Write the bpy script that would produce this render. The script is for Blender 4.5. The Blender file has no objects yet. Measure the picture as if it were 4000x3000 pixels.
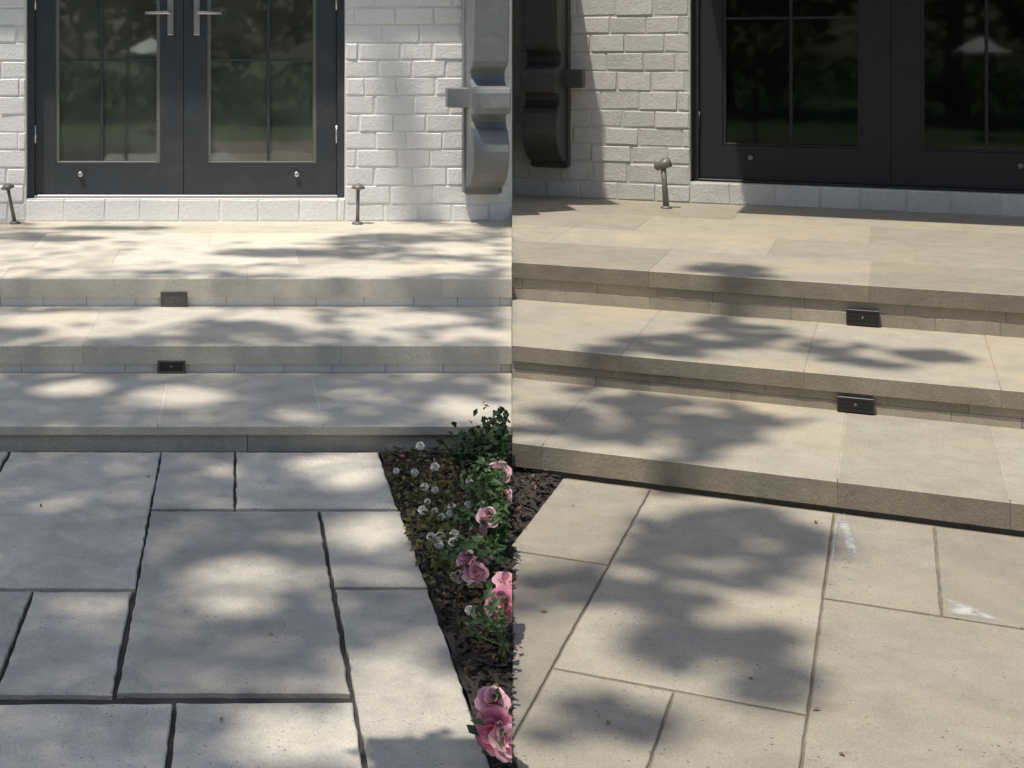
import bpy, bmesh, math, random
import numpy as np
from mathutils import Vector, Matrix, noise

S = bpy.context.scene
C = S.collection
R_ = math.radians

# ------------------------------------------------------------------ camera, sky, sun, exposure
EYE = 1.40
cam_d = bpy.data.cameras.new('camera'); cam = bpy.data.objects.new('camera', cam_d); C.objects.link(cam)
cam.location = (0, 0, EYE); cam.rotation_euler = (R_(90), 0, 0)
cam_d.sensor_width = 36.0; cam_d.sensor_fit = 'HORIZONTAL'
cam_d.lens = 49.41
cam_d.shift_x = 0.2685; cam_d.shift_y = -0.3289
cam_d.clip_start = 0.05; cam_d.clip_end = 600
S.camera = cam

SUN = Vector((-0.27, -0.22, 0.937)).normalized()          # towards the sun
w = bpy.data.worlds.new('World'); S.world = w; w.use_nodes = True
wn = w.node_tree.nodes; wl = w.node_tree.links
sky = wn.new('ShaderNodeTexSky'); sky.sky_type = 'NISHITA'; sky.sun_disc = False
sky.sun_elevation = math.asin(SUN.z); sky.sun_rotation = math.atan2(SUN.x, SUN.y)
sky.air_density = 1.0; sky.dust_density = 2.4; sky.ozone_density = 1.0
wl.new(sky.outputs[0], wn['Background'].inputs[0]); wn['Background'].inputs[1].default_value = 0.12
sd = bpy.data.lights.new('sun', 'SUN'); sd.energy = 4.1; sd.angle = R_(0.85); sd.color = (1.0, 0.94, 0.84)
so = bpy.data.objects.new('sun', sd); C.objects.link(so)
so.rotation_euler = SUN.to_track_quat('Z', 'Y').to_euler(); so.location = (-8, -8, 16)
S.view_settings.view_transform = 'Standard'; S.view_settings.look = 'None'
S.view_settings.exposure = 0.0; S.view_settings.gamma = 1.0
S.cycles.max_bounces = 8; S.cycles.transparent_max_bounces = 16
S.cycles.use_denoising = True

# ------------------------------------------------------------------ frames of the two flights of steps
class Frame:
    def __init__(s, yaw):
        s.yaw = yaw; s.t = Vector((math.cos(yaw), -math.sin(yaw))); s.d = Vector((math.sin(yaw), math.cos(yaw)))
    def w(s, u, v, z=0.0):
        p = s.t*u + s.d*v
        return Vector((p.x, p.y, z))
FL = Frame(0.0); FR = Frame(0.438)
JA = R_(11.07)                                            # the line along which the two terraces meet
JN = Vector((math.cos(JA), -math.sin(JA)))                # normal of that line, pointing to the right-hand terrace
def clip(poly, n, c):                                     # keep n.p <= c
    out = []
    for i, a in enumerate(poly):
        b = poly[(i+1) % len(poly)]
        da = n.dot(a)-c; db = n.dot(b)-c
        if da <= 0: out.append(a)
        if da*db < 0: out.append(a + (b-a)*(da/(da-db)))
    return out
def side_clip(poly, F):
    return clip(poly, JN, -0.0005) if F is FL else clip(poly, -JN, -0.0005)

# ------------------------------------------------------------------ object helpers
WLOC = {}
def link(o, parent, loc):
    C.objects.link(o)
    loc = Vector(loc); WLOC[o.name] = loc
    if parent is not None:
        o.parent = parent; o.location = loc - WLOC[parent.name]
    else:
        o.location = loc
    return o
def empty(name, loc, label, cat, group=None, kind=None):
    o = bpy.data.objects.new(name, None); o.empty_display_size = 0.2
    link(o, None, loc); return tag(o, label, cat, group, kind)
def tag(o, label, cat=None, group=None, kind=None):
    o['label'] = label
    if cat: o['category'] = cat
    if group: o['group'] = group
    if kind: o['kind'] = kind
    return o
def mesh_obj(name, verts, faces, mat, parent=None, smooth=False, origin=None):
    vs = [Vector(v) for v in verts]
    if origin is None:
        mn = Vector((min(v.x for v in vs), min(v.y for v in vs), min(v.z for v in vs)))
        mx = Vector((max(v.x for v in vs), max(v.y for v in vs), max(v.z for v in vs)))
        origin = (mn+mx)/2; origin.z = mn.z
    origin = Vector(origin)
    me = bpy.data.meshes.new(name); me.from_pydata([v-origin for v in vs], [], faces)
    me.materials.append(mat)
    if smooth: me.polygons.foreach_set('use_smooth', [True]*len(me.polygons))
    me.update()
    return link(bpy.data.objects.new(name, me), parent, origin)

def inset(poly, d):
    n = len(poly); out = []
    for i in range(n):
        p0, p1, p2 = poly[i-1], poly[i], poly[(i+1) % n]
        e1 = (p1-p0).normalized(); e2 = (p2-p1).normalized()
        n1 = Vector((-e1.y, e1.x)); n2 = Vector((-e2.y, e2.x))
        k = 1+n1.dot(n2)
        out.append(p1 + (n1+n2)*(d/max(k, 0.35)))
    return out
def area2(p): return sum(p[i-1].x*p[i].y - p[i].x*p[i-1].y for i in range(len(p)))
def prism_geo(poly, z0, z1, bev=0.004, rough=0.0, step=0.0, tilt=0.0, rng=random):
    """slab on a convex footprint: worn arris, edges a little uneven"""
    if area2(poly) < 0: poly = poly[::-1]
    if step:
        q = []
        for i, a in enumerate(poly):
            b = poly[(i+1) % len(poly)]; L = (b-a).length; k = max(1, int(L/step))
            nrm = Vector((-(b-a).y, (b-a).x)).normalized() if L > 1e-6 else Vector((0, 0))
            for j in range(k):
                p = a.lerp(b, j/k)
                if j: p = p + nrm*rng.uniform(0, rough)
                q.append(p)
        poly = q
    n = len(poly); top = inset(poly, bev)
    c = sum((p for p in poly), Vector((0, 0)))/n
    tx, ty = rng.uniform(-tilt, tilt), rng.uniform(-tilt, tilt)
    dz = lambda p: (p.x-c.x)*tx + (p.y-c.y)*ty
    V = [(p.x, p.y, z0) for p in poly] + [(p.x, p.y, z1-bev+dz(p)) for p in poly] + [(p.x, p.y, z1+dz(p)) for p in top]
    Fc = []
    for i in range(n):
        j = (i+1) % n
        Fc.append((i, j, n+j, n+i)); Fc.append((n+i, n+j, 2*n+j, 2*n+i))
    Fc.append(tuple(range(2*n, 3*n))); Fc.append(tuple(range(n-1, -1, -1)))
    return V, Fc
def slab(name, F, u0, u1, v0, v1, z0, z1, mat, parent, bev=0.004, rough=0.0, step=0.0, tilt=0.0, rng=random, edge=None):
    poly = [F.t*u + F.d*v for u, v in ((u0, v0), (u1, v0), (u1, v1), (u0, v1))]
    poly = side_clip(poly, F)
    if len(poly) < 3 or abs(area2(poly)) < 1e-3: return None
    # drop almost coincident corners
    q = [p for i, p in enumerate(poly) if (p-poly[i-1]).length > 0.004]
    if len(q) < 3: return None
    V, Fc = prism_geo(q, z0, z1, bev, rough, step, tilt, rng)
    o = mesh_obj(name, V, Fc, mat, parent)
    if edge:                                              # vertical faces: rougher weathered stone; the right flight's tone also holds painted shade
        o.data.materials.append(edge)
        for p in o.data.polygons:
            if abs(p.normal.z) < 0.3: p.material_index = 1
    return o
def box_w(name, F, u0, u1, v0, v1, z0, z1, mat, parent, bev=0.0):
    P = [F.t*u + F.d*v for u, v in ((u0, v0), (u1, v0), (u1, v1), (u0, v1))]
    if bev:
        pi = inset(P, bev)
        rings = [(pi, z0), (P, z0+bev), (P, z1-bev), (pi, z1)]
    else: rings = [(P, z0), (P, z1)]
    V = [(p.x, p.y, z) for pl, z in rings for p in pl]; Fc = [(3, 2, 1, 0)]
    for r in range(len(rings)-1):
        for i in range(4):
            j = (i+1) % 4; Fc.append((4*r+i, 4*r+j, 4*r+4+j, 4*r+4+i))
    k = 4*(len(rings)-1); Fc.append((k, k+1, k+2, k+3))
    return mesh_obj(name, V, Fc, mat, parent)
def revolve(profile, seg=14):
    V, Fc = [], []
    for r, z in profile:
        for i in range(seg):
            a = 2*math.pi*i/seg; V.append((r*math.cos(a), r*math.sin(a), z))
    for k in range(len(profile)-1):
        for i in range(seg):
            j = (i+1) % seg; Fc.append((k*seg+i, k*seg+j, (k+1)*seg+j, (k+1)*seg+i))
    Fc.append(tuple(range(seg-1, -1, -1))); Fc.append(tuple(range((len(profile)-1)*seg, len(profile)*seg)))
    return V, Fc
def tube_geo(pts, rads, seg=8):
    V, Fc = [], []
    for k, p in enumerate(pts):
        p = Vector(p)
        d = (Vector(pts[min(k+1, len(pts)-1)])-Vector(pts[max(k-1, 0)])).normalized()
        a = d.orthogonal().normalized() if k == 0 else (a - d*a.dot(d)).normalized()
        b = d.cross(a)
        for i in range(seg):
            t = 2*math.pi*i/seg; V.append(p + (a*math.cos(t)+b*math.sin(t))*rads[k])
    for k in range(len(pts)-1):
        for i in range(seg):
            j = (i+1) % seg; Fc.append((k*seg+i, k*seg+j, (k+1)*seg+j, (k+1)*seg+i))
    Fc.append(tuple(range(seg-1, -1, -1))); Fc.append(tuple(range((len(pts)-1)*seg, len(pts)*seg)))
    return V, Fc

# ------------------------------------------------------------------ materials
def new_mat(name):
    m = bpy.data.materials.new(name); m.use_nodes = True
    return m, m.node_tree.nodes, m.node_tree.links, m.node_tree.nodes['Principled BSDF']
def mixc(n, l, f, a, b, bt='MIX'):
    x = n.new('ShaderNodeMix'); x.data_type = 'RGBA'; x.blend_type = bt
    for sock, v in ((x.inputs[0], f), (x.inputs[6], a), (x.inputs[7], b)):
        if hasattr(v, 'is_output'): l.new(v, sock)
        elif isinstance(v, (int, float)): sock.default_value = v
        else: sock.default_value = (*v, 1)
    return x.outputs[2]
def ramp(n, l, src, p0, p1, c0=0.0, c1=1.0):
    r = n.new('ShaderNodeMapRange'); r.inputs[1].default_value = p0; r.inputs[2].default_value = p1
    r.inputs[3].default_value = c0; r.inputs[4].default_value = c1; l.new(src, r.inputs[0]); return r.outputs[0]
def noise_n(n, l, pos, scale, detail=4, rough=0.6):
    x = n.new('ShaderNodeTexNoise'); x.inputs['Scale'].default_value = scale; x.inputs['Detail'].default_value = detail
    x.inputs['Roughness'].default_value = rough; l.new(pos, x.inputs['Vector']); return x.outputs['Fac']
def stone_mat(name, c_lo, c_hi, c_stain, stain=0.35, pit=0.5, rough=0.75, bump=0.25, pit_scale=95, stain_scale=3.2, warm=None):
    m, n, l, p = new_mat(name)
    g = n.new('ShaderNodeNewGeometry'); pos = g.outputs['Position']
    oi = n.new('ShaderNodeObjectInfo')
    base = mixc(n, l, ramp(n, l, noise_n(n, l, pos, 9, 6, 0.65), 0.3, 0.7), c_lo, c_hi)
    if warm:
        base = mixc(n, l, ramp(n, l, noise_n(n, l, pos, 2.1, 3, 0.5), 0.52, 0.72, 0, 0.75), base, warm)
    st = ramp(n, l, noise_n(n, l, pos, stain_scale, 7, 0.7), 0.48, 0.72, 0, stain)
    base = mixc(n, l, st, base, c_stain)
    base = mixc(n, l, ramp(n, l, noise_n(n, l, pos, 16, 8, 0.75), 0.55, 0.78, 0, stain*0.6), base, tuple(c*0.8 for c in c_stain))
    fine = ramp(n, l, noise_n(n, l, pos, 160, 3, 0.7), 0.3, 0.7, 0.80, 1.14)
    hsv = n.new('ShaderNodeHueSaturation'); l.new(base, hsv.inputs['Color'])
    rv = ramp(n, l, oi.outputs['Random'], 0, 1, 0.80, 1.12)
    mu = n.new('ShaderNodeMath'); mu.operation = 'MULTIPLY'; l.new(fine, mu.inputs[0]); l.new(rv, mu.inputs[1])
    l.new(mu.outputs[0], hsv.inputs['Value'])
    vo = n.new('ShaderNodeTexVoronoi'); vo.inputs['Scale'].default_value = pit_scale; vo.inputs['Randomness'].default_value = 1
    l.new(pos, vo.inputs['Vector'])
    sel = n.new('ShaderNodeSeparateColor'); l.new(vo.outputs['Color'], sel.inputs[0])
    th = ramp(n, l, sel.outputs[0], 0.72, 1.0, 0.0, 0.34)          # only some cells carry a pit, of different size
    lt = n.new('ShaderNodeMath'); lt.operation = 'LESS_THAN'; l.new(vo.outputs['Distance'], lt.inputs[0]); l.new(th, lt.inputs[1])
    pm = n.new('ShaderNodeMath'); pm.operation = 'MULTIPLY'; l.new(lt.outputs[0], pm.inputs[0]); l.new(ramp(n, l, noise_n(n, l, pos, 4.5, 4, 0.6), 0.42, 0.60, 0.08*pit, pit), pm.inputs[1])
    col = mixc(n, l, pm.outputs[0], hsv.outputs[0], tuple(c*0.35 for c in c_stain))
    l.new(col, p.inputs['Base Color']); p.inputs['Roughness'].default_value = rough
    b = n.new('ShaderNodeBump'); b.inputs['Strength'].default_value = bump; b.inputs['Distance'].default_value = 0.004
    hh = n.new('ShaderNodeMath'); hh.operation = 'SUBTRACT'
    l.new(noise_n(n, l, pos, 70, 6, 0.7), hh.inputs[0]); l.new(pm.outputs[0], hh.inputs[1])
    l.new(hh.outputs[0], b.inputs['Height']); l.new(b.outputs[0], p.inputs['Normal'])
    return m
def paint_mat(name, col, var=0.06, rough=0.55, bump=0.3, scale=30, dirt=None, dirt_amt=0.25, metallic=0.0):
    m, n, l, p = new_mat(name)
    g = n.new('ShaderNodeNewGeometry'); pos = g.outputs['Position']; oi = n.new('ShaderNodeObjectInfo')
    f = ramp(n, l, noise_n(n, l, pos, scale, 5, 0.65), 0.3, 0.7, 1-var, 1+var)
    r = ramp(n, l, oi.outputs['Random'], 0, 1, 1-var, 1+var)
    mu = n.new('ShaderNodeMath'); mu.operation = 'MULTIPLY'; l.new(f, mu.inputs[0]); l.new(r, mu.inputs[1])
    hsv = n.new('ShaderNodeHueSaturation'); hsv.inputs['Color'].default_value = (*col, 1); l.new(mu.outputs[0], hsv.inputs['Value'])
    out = hsv.outputs[0]
    if dirt:
        out = mixc(n, l, ramp(n, l, noise_n(n, l, pos, 6, 7, 0.72), 0.5, 0.75, 0, dirt_amt), out, dirt)
    l.new(out, p.inputs['Base Color']); p.inputs['Roughness'].default_value = rough; p.inputs['Metallic'].default_value = metallic
    b = n.new('ShaderNodeBump'); b.inputs['Strength'].default_value = bump; b.inputs['Distance'].default_value = 0.006
    l.new(noise_n(n, l, pos, scale*2.2, 5, 0.7), b.inputs['Height']); l.new(b.outputs[0], p.inputs['Normal'])
    return m
def leaf_mat(name, c0, c1, trans=0.35, rough=0.5):
    m, n, l, p = new_mat(name)
    g = n.new('ShaderNodeNewGeometry')
    col = mixc(n, l, ramp(n, l, noise_n(n, l, g.outputs['Position'], 13, 3, 0.7), 0.3, 0.7), c0, c1)
    hsv = n.new('ShaderNodeHueSaturation'); l.new(col, hsv.inputs['Color'])
    l.new(ramp(n, l, g.outputs['Random Per Island'], 0, 1, 0.6, 1.35), hsv.inputs['Value'])
    l.new(hsv.outputs[0], p.inputs['Base Color']); p.inputs['Roughness'].default_value = rough
    t = n.new('ShaderNodeBsdfTranslucent'); l.new(hsv.outputs[0], t.inputs['Color'])
    mx = n.new('ShaderNodeMixShader'); mx.inputs[0].default_value = trans
    l.new(p.outputs[0], mx.inputs[1]); l.new(t.outputs[0], mx.inputs[2])
    l.new(mx.outputs[0], n['Material Output'].inputs['Surface'])
    return m
def glass_mat(name, tint, refl, film, rough):
    """pane: see-through, mirroring, with an uneven diffuse layer painting in a pale haze"""
    m, n, l, p = new_mat(name); n.remove(p)
    tr = n.new('ShaderNodeBsdfTransparent'); tr.inputs[0].default_value = (*tint, 1)
    gl = n.new('ShaderNodeBsdfGlossy'); gl.inputs['Roughness'].default_value = rough; gl.inputs['Color'].default_value = (0.93, 1, 0.97, 1)
    lw = n.new('ShaderNodeLayerWeight'); lw.inputs[0].default_value = 0.25
    f = ramp(n, l, lw.outputs['Fresnel'], 0, 1, refl, 1.0)
    g = n.new('ShaderNodeNewGeometry'); b = n.new('ShaderNodeBump'); b.inputs['Strength'].default_value = 0.06; b.inputs['Distance'].default_value = 0.01
    l.new(noise_n(n, l, g.outputs['Position'], 3, 2, 0.5), b.inputs['Height']); l.new(b.outputs[0], gl.inputs['Normal'])
    mx = n.new('ShaderNodeMixShader'); l.new(f, mx.inputs[0]); l.new(tr.outputs[0], mx.inputs[1]); l.new(gl.outputs[0], mx.inputs[2])
    df = n.new('ShaderNodeBsdfDiffuse'); df.inputs[0].default_value = (0.62, 0.66, 0.60, 1)  # pale diffuse colour stands in for the haze on the panes
    m2 = n.new('ShaderNodeMixShader'); l.new(ramp(n, l, noise_n(n, l, g.outputs['Position'], 2.3, 5, 0.6), 0.3, 0.75, film*0.5, film*1.5), m2.inputs[0])
    l.new(mx.outputs[0], m2.inputs[1]); l.new(df.outputs[0], m2.inputs[2])
    l.new(m2.outputs[0], n['Material Output'].inputs['Surface'])
    return m

M = {}
M['flag_grey'] = stone_mat('weathered grey flagstone', (0.51, 0.475, 0.40), (0.69, 0.64, 0.54), (0.29, 0.275, 0.235), stain=0.7, pit=0.7, rough=0.6, bump=0.4)
M['tread_grey'] = stone_mat('pale grey limestone tread', (0.61, 0.57, 0.475), (0.75, 0.70, 0.585), (0.47, 0.44, 0.365), stain=0.5, pit=0.3, bump=0.25, warm=(0.74, 0.645, 0.48))
M['flag_cream'] = stone_mat('clean cream flagstone', (0.33, 0.295, 0.232), (0.43, 0.388, 0.305), (0.275, 0.245, 0.195), stain=0.55, pit=0.8, bump=0.35, warm=(0.42, 0.36, 0.25))
M['tread_cream'] = stone_mat('cream limestone tread', (0.345, 0.312, 0.242), (0.435, 0.395, 0.308), (0.30, 0.268, 0.21), stain=0.5, pit=0.35, bump=0.22, warm=(0.47, 0.39, 0.265))
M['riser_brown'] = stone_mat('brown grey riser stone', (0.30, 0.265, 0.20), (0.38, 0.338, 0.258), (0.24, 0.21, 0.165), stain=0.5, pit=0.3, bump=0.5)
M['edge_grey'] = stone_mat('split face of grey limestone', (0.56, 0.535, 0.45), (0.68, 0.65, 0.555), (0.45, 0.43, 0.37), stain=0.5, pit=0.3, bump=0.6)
M['edge_brown'] = stone_mat('weathered and shaded edge of cream limestone', (0.205, 0.18, 0.135), (0.275, 0.245, 0.185), (0.15, 0.132, 0.10), stain=0.5, pit=0.3, bump=0.6)  # weathered edge tone, darkened further for the missing sun
M['joint_tan'] = stone_mat('tan joint sand', (0.15, 0.125, 0.09), (0.26, 0.22, 0.17), (0.06, 0.05, 0.04), stain=0.6, pit=0, rough=0.95, bump=0.6, stain_scale=5)
M['joint'] = stone_mat('dark joint sand', (0.035, 0.034, 0.032), (0.07, 0.065, 0.06), (0.02, 0.02, 0.02), stain=0.3, pit=0, rough=0.95, bump=0.6)
M['brick_white'] = paint_mat('white painted brick', (0.86, 0.86, 0.845), 0.03, 0.55, 0.9, 28, dirt=(0.70, 0.70, 0.68), dirt_amt=0.3)
M['brick_greige'] = paint_mat('warm white painted brick', (0.56, 0.55, 0.515), 0.08, 0.6, 0.9, 28, dirt=(0.38, 0.365, 0.33), dirt_amt=0.4)
M['mortar_white'] = paint_mat('painted mortar white', (0.82, 0.82, 0.80), 0.04, 0.7, 0.7, 60)
M['mortar_greige'] = paint_mat('painted mortar warm', (0.53, 0.52, 0.485), 0.06, 0.7, 0.7, 60)
M['frame_grey'] = paint_mat('charcoal door paint', (0.045, 0.050, 0.058), 0.04, 0.42, 0.05, 20, dirt=(0.11, 0.11, 0.11), dirt_amt=0.35)
M['frame_black'] = paint_mat('black door paint', (0.009, 0.0095, 0.012), 0.04, 0.6, 0.05, 20, dirt=(0.02, 0.02, 0.02), dirt_amt=0.3)
M['bead'] = paint_mat('glazing bead', (0.16, 0.17, 0.155), 0.05, 0.5, 0.05)
M['glass'] = glass_mat('door glass', (0.72, 0.76, 0.70), 0.17, 0.085, 0.03)
M['glass_dark'] = glass_mat('dark door glass', (0.35, 0.38, 0.38), 0.035, 0.004, 0.035)
M['steel'] = paint_mat('brushed steel', (0.55, 0.55, 0.54), 0.04, 0.35, 0.05, 60, metallic=0.85)
M['bracket_grey'] = paint_mat('grey bracket paint', (0.20, 0.212, 0.222), 0.08, 0.55, 0.35, 14, dirt=(0.34, 0.34, 0.33), dirt_amt=0.5)
M['bracket_dark'] = paint_mat('dark bracket paint', (0.040, 0.040, 0.040), 0.08, 0.55, 0.25, 14, dirt=(0.09, 0.088, 0.08), dirt_amt=0.5)
M['bronze'] = paint_mat('bronze light housing', (0.095, 0.09, 0.084), 0.06, 0.5, 0.1, 50, metallic=0.1)
M['black_metal'] = paint_mat('black light housing', (0.022, 0.022, 0.024), 0.06, 0.4, 0.1, 50, metallic=0.2)
M['lens'] = paint_mat('light lens', (0.10, 0.10, 0.10), 0.02, 0.15, 0.0)
M['post_grey'] = paint_mat('weathered metal post', (0.20, 0.19, 0.17), 0.1, 0.5, 0.2, 50, metallic=0.4)
M['soil'] = stone_mat('dark mulch', (0.022, 0.017, 0.014), (0.055, 0.042, 0.034), (0.012, 0.010, 0.010), stain=0.5, pit=0, rough=0.95, bump=1.0)
M['chip'] = paint_mat('bark chip', (0.040, 0.029, 0.023), 0.5, 0.9, 0.5, 40)
M['dry_leaf'] = leaf_mat('dry leaf', (0.22, 0.13, 0.07), (0.32, 0.21, 0.12), 0.2)
M['bark'] = paint_mat('bark', (0.11, 0.085, 0.065), 0.25, 0.9, 1.0, 9)
M['leaf_tree'] = leaf_mat('tree leaf', (0.045, 0.085, 0.022), (0.085, 0.14, 0.035))
M['leaf_dark'] = leaf_mat('hedge leaf', (0.028, 0.055, 0.018), (0.055, 0.095, 0.028), 0.25)
M['leaf_rose'] = leaf_mat('rose leaf', (0.035, 0.085, 0.030), (0.085, 0.15, 0.045), 0.3)
M['leaf_lime'] = leaf_mat('yellow green leaf', (0.11, 0.13, 0.03), (0.21, 0.20, 0.06), 0.35)
M['leaf_olive'] = leaf_mat('olive brown leaf', (0.075, 0.075, 0.025), (0.14, 0.105, 0.045), 0.3)
M['stem'] = paint_mat('plant stem', (0.07, 0.085, 0.03), 0.2, 0.7, 0.3, 30)
M['petal_pink'] = leaf_mat('pink petal', (0.88, 0.48, 0.57), (0.93, 0.64, 0.70), 0.45, 0.9)
M['petal_deep'] = leaf_mat('deep pink petal', (0.66, 0.20, 0.33), (0.85, 0.42, 0.53), 0.45, 0.9)
M['petal_white'] = leaf_mat('white petal', (0.85, 0.84, 0.76), (0.9, 0.9, 0.85), 0.35)
M['lawn'] = stone_mat('lawn', (0.045, 0.075, 0.022), (0.075, 0.11, 0.035), (0.06, 0.055, 0.03), stain=0.4, pit=0, rough=0.95, bump=1.0)
M['room'] = paint_mat('dim room wall', (0.42, 0.40, 0.34), 0.08, 0.8, 0.1, 5)
M['room_floor'] = paint_mat('dark wood floor', (0.26, 0.19, 0.12), 0.2, 0.35, 0.1, 8)
M['roof'] = paint_mat('portico roof boards', (0.16, 0.155, 0.15), 0.06, 0.6, 0.2, 12)
M['cedar'] = paint_mat('weathered cedar', (0.20, 0.14, 0.09), 0.15, 0.8, 0.5, 14)
M['white_wood'] = paint_mat('white boards', (0.78, 0.78, 0.76), 0.04, 0.6, 0.2, 20)
def film_mat(name, col):
    m, n, l, p = new_mat(name)
    g = n.new('ShaderNodeNewGeometry'); a = n.new('ShaderNodeAttribute'); a.attribute_name = 'film'
    mu = n.new('ShaderNodeMath'); mu.operation = 'MULTIPLY'; l.new(a.outputs['Fac'], mu.inputs[0])
    l.new(ramp(n, l, noise_n(n, l, g.outputs['Position'], 24, 6, 0.7), 0.34, 0.60, 0.25, 1.1), mu.inputs[1])
    mu.use_clamp = True
    p.inputs['Base Color'].default_value = (*col, 1); p.inputs['Roughness'].default_value = 0.9
    l.new(mu.outputs[0], p.inputs['Alpha'])
    return m
M['residue'] = film_mat('pale joint residue', (0.50, 0.485, 0.45))

# ------------------------------------------------------------------ ground
gr = mesh_obj('ground', [(-150, -150, -0.06), (150, -150, -0.06), (150, 150, -0.06), (-150, 150, -0.06)], [(0, 1, 2, 3)], M['lawn'], origin=(0, 0, -0.06))
tag(gr, 'short green lawn around the terraces', 'ground', kind='structure')

# ------------------------------------------------------------------ paving
def bedding(F, u0, u1, v0, v1, label, mat, z):
    poly = side_clip([F.t*u + F.d*v for u, v in ((u0, v0), (u1, v0), (u1, v1), (u0, v1))], F)
    V = [(p.x, p.y, z) for p in poly]
    o = mesh_obj('pavement', V, [tuple(range(len(V)))], mat)
    return tag(o, label, 'pavement', kind='structure')
rg = random.Random(5)
pav_l = bedding(FL, -4.0, 0.492, -3.0, 4.93, 'weathered grey flagstone path with open dark joints', M['joint'], -0.013)
g = 0.0045
L_slabs = [(-0.785, -0.262, 3.635, 4.868), (-0.525, -0.268, 3.035, 3.622), (-0.262, -0.006, 4.262, 4.868), (-0.006, 0.490, 4.262, 4.868),
           (-0.262, 0.247, 3.042, 4.250), (0.250, 0.496, 3.642, 4.250), (0.252, 0.496, 2.36, 3.638), (-0.90, -0.136, 2.25, 3.005), (-0.132, 0.249, 2.25, 3.010),
           (-1.05, -0.527, 3.035, 3.628), (-1.30, -0.79, 3.635, 4.868),
           (-1.80, -1.31, 4.05, 4.868), (-1.80, -1.31, 3.03, 4.04), (-1.30, -1.06, 3.03, 3.63), (-1.70, -0.905, 2.25, 3.02),
           (-0.70, -0.10, 1.35, 2.24), (-0.09, 0.49, 1.40, 2.24), (-1.7, -0.71, 1.2, 2.24), (-0.6, 0.49, 0.3, 1.34), (-1.7, -0.61, 0.2, 1.19), (-1.7, -0.4, -0.9, 0.19), (-0.39, 0.4, -0.9, 0.29)]
for u0, u1, v0, v1 in L_slabs:
    slab('paving_slab', FL, u0+g*0.45, u1-g*0.45, v0+g*1.5, v1-g*1.5, -0.045, 0.0, M['flag_grey'], pav_l, 0.003, 0.0045, 0.03, 0.0025, rg)
pav_r = bedding(FR, -0.972, 4.0, -3.0, 4.62, 'clean cream flagstone path with thin joints', M['joint_tan'], -0.006)
g = 0.0011
R_slabs = [(-0.978, -0.703, 3.872, 4.585), (-0.978, -0.703, 2.30, 3.864), (-0.700, -0.168, 3.178, 4.585), (-0.700, -0.437, 2.05, 3.170), (-0.434, -0.168, 2.42, 3.170),
           (-0.165, 0.102, 3.872, 4.585), (0.106, 0.62, 3.872, 4.585), (-0.165, 0.37, 2.62, 3.864), (0.375, 0.90, 3.1, 3.864), (0.625, 1.15, 3.872, 4.585), (0.375, 0.90, 2.3, 3.09),
           (-0.434, 0.10, 1.55, 2.41), (0.105, 0.60, 1.55, 2.29), (-0.434, 0.37, 2.42, 2.61), (0.905, 1.6, 2.3, 3.864), (-0.6, 0.1, 0.4, 1.54), (0.105, 1.3, 0.4, 1.54), (-0.3, 1.3, -0.9, 0.39)]
R_slabs[13] = (-0.165, 0.37, 2.42, 2.612)
for u0, u1, v0, v1 in R_slabs:
    slab('paving_slab', FR, u0+g*0.5, u1-g*0.5, v0+g*1.5, v1-g*1.5, -0.045, 0.0, M['flag_cream'], pav_r, 0.002, 0.0022, 0.035, 0.002, rg)
# pale smears of joint filler on the cleaned flags
def smear(F, pts, par, rng):
    """thin powdery film of joint filler, fading to its rim"""
    c = Vector((sum(p[0] for p in pts)/len(pts), sum(p[1] for p in pts)/len(pts))); q = []
    for i, p in enumerate(pts):
        a = Vector(p); b = Vector(pts[(i+1) % len(pts)])
        for k in range(5):
            x = a.lerp(b, k/5); q.append(x + (x-c)*rng.uniform(-0.12, 0.30))
    n = len(q); V = [F.w(c.x, c.y, 0.0026)]
    for f_, z in ((0.55, 0.0024), (1.0, 0.0014)): V += [F.w(*(c+(x-c)*f_), z) for x in q]
    Fc = [(0, 1+i, 1+(i+1) % n) for i in range(n)]+[(1+i, 1+n+i, 1+n+(i+1) % n, 1+(i+1) % n) for i in range(n)]
    o = mesh_obj('joint_residue', V, Fc, M['residue'], par)
    at = o.data.attributes.new('film', 'FLOAT', 'POINT')
    at.data.foreach_set('value', [1.0]+[0.85]*n+[0.0]*n)
smear(FR, [(-0.158, 4.56), (-0.135, 4.57), (-0.100, 4.38), (-0.090, 4.20), (-0.115, 4.18), (-0.14, 4.38)], pav_r, rg)
smear(FR, [(-0.1585, 4.56), (-0.152, 4.56), (-0.151, 4.10), (-0.159, 4.12)], pav_r, rg)
smear(FR, [(0.112, 3.882), (0.112, 3.99), (0.17, 3.965), (0.26, 3.884)], pav_r, rg)

# ------------------------------------------------------------------ steps
def riser_course(F, par, u0, u1, v, z0, z1, mat, lens, rng, name='brick', gap=0.0022):
    u = u0
    while u < u1:
        L = rng.uniform(*lens)
        slab(name, F, u, min(u+L, u1)-gap, v-rng.uniform(0, 0.0025), v+0.06, z0+0.0005, z1-0.0005, mat, par, 0.0018, 0, 0, 0, rng)
        u += L
def step(F, par, u0, u1, v, v_back, z0, z1, cop, mat, joints, over=0.025, core=None, edge=None):
    us = [u0]+list(joints)+[u1]
    for a, b in zip(us[:-1], us[1:]):
        slab('tread_slab', F, a+0.0004, b-0.0004, v-over, v_back, z1-cop, z1, mat, par, 0.0022, 0.0022, 0.05, 0, rg, edge)
    slab('step_core', F, u0, u1, v+0.012, v_back-0.002, z0-0.03, z1-0.0012, core, par, 0.002)
st_l = empty('stone_steps', (0, 4.9, 0), 'pale weathered limestone steps and landing dappled with tree shade', 'steps')
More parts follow.
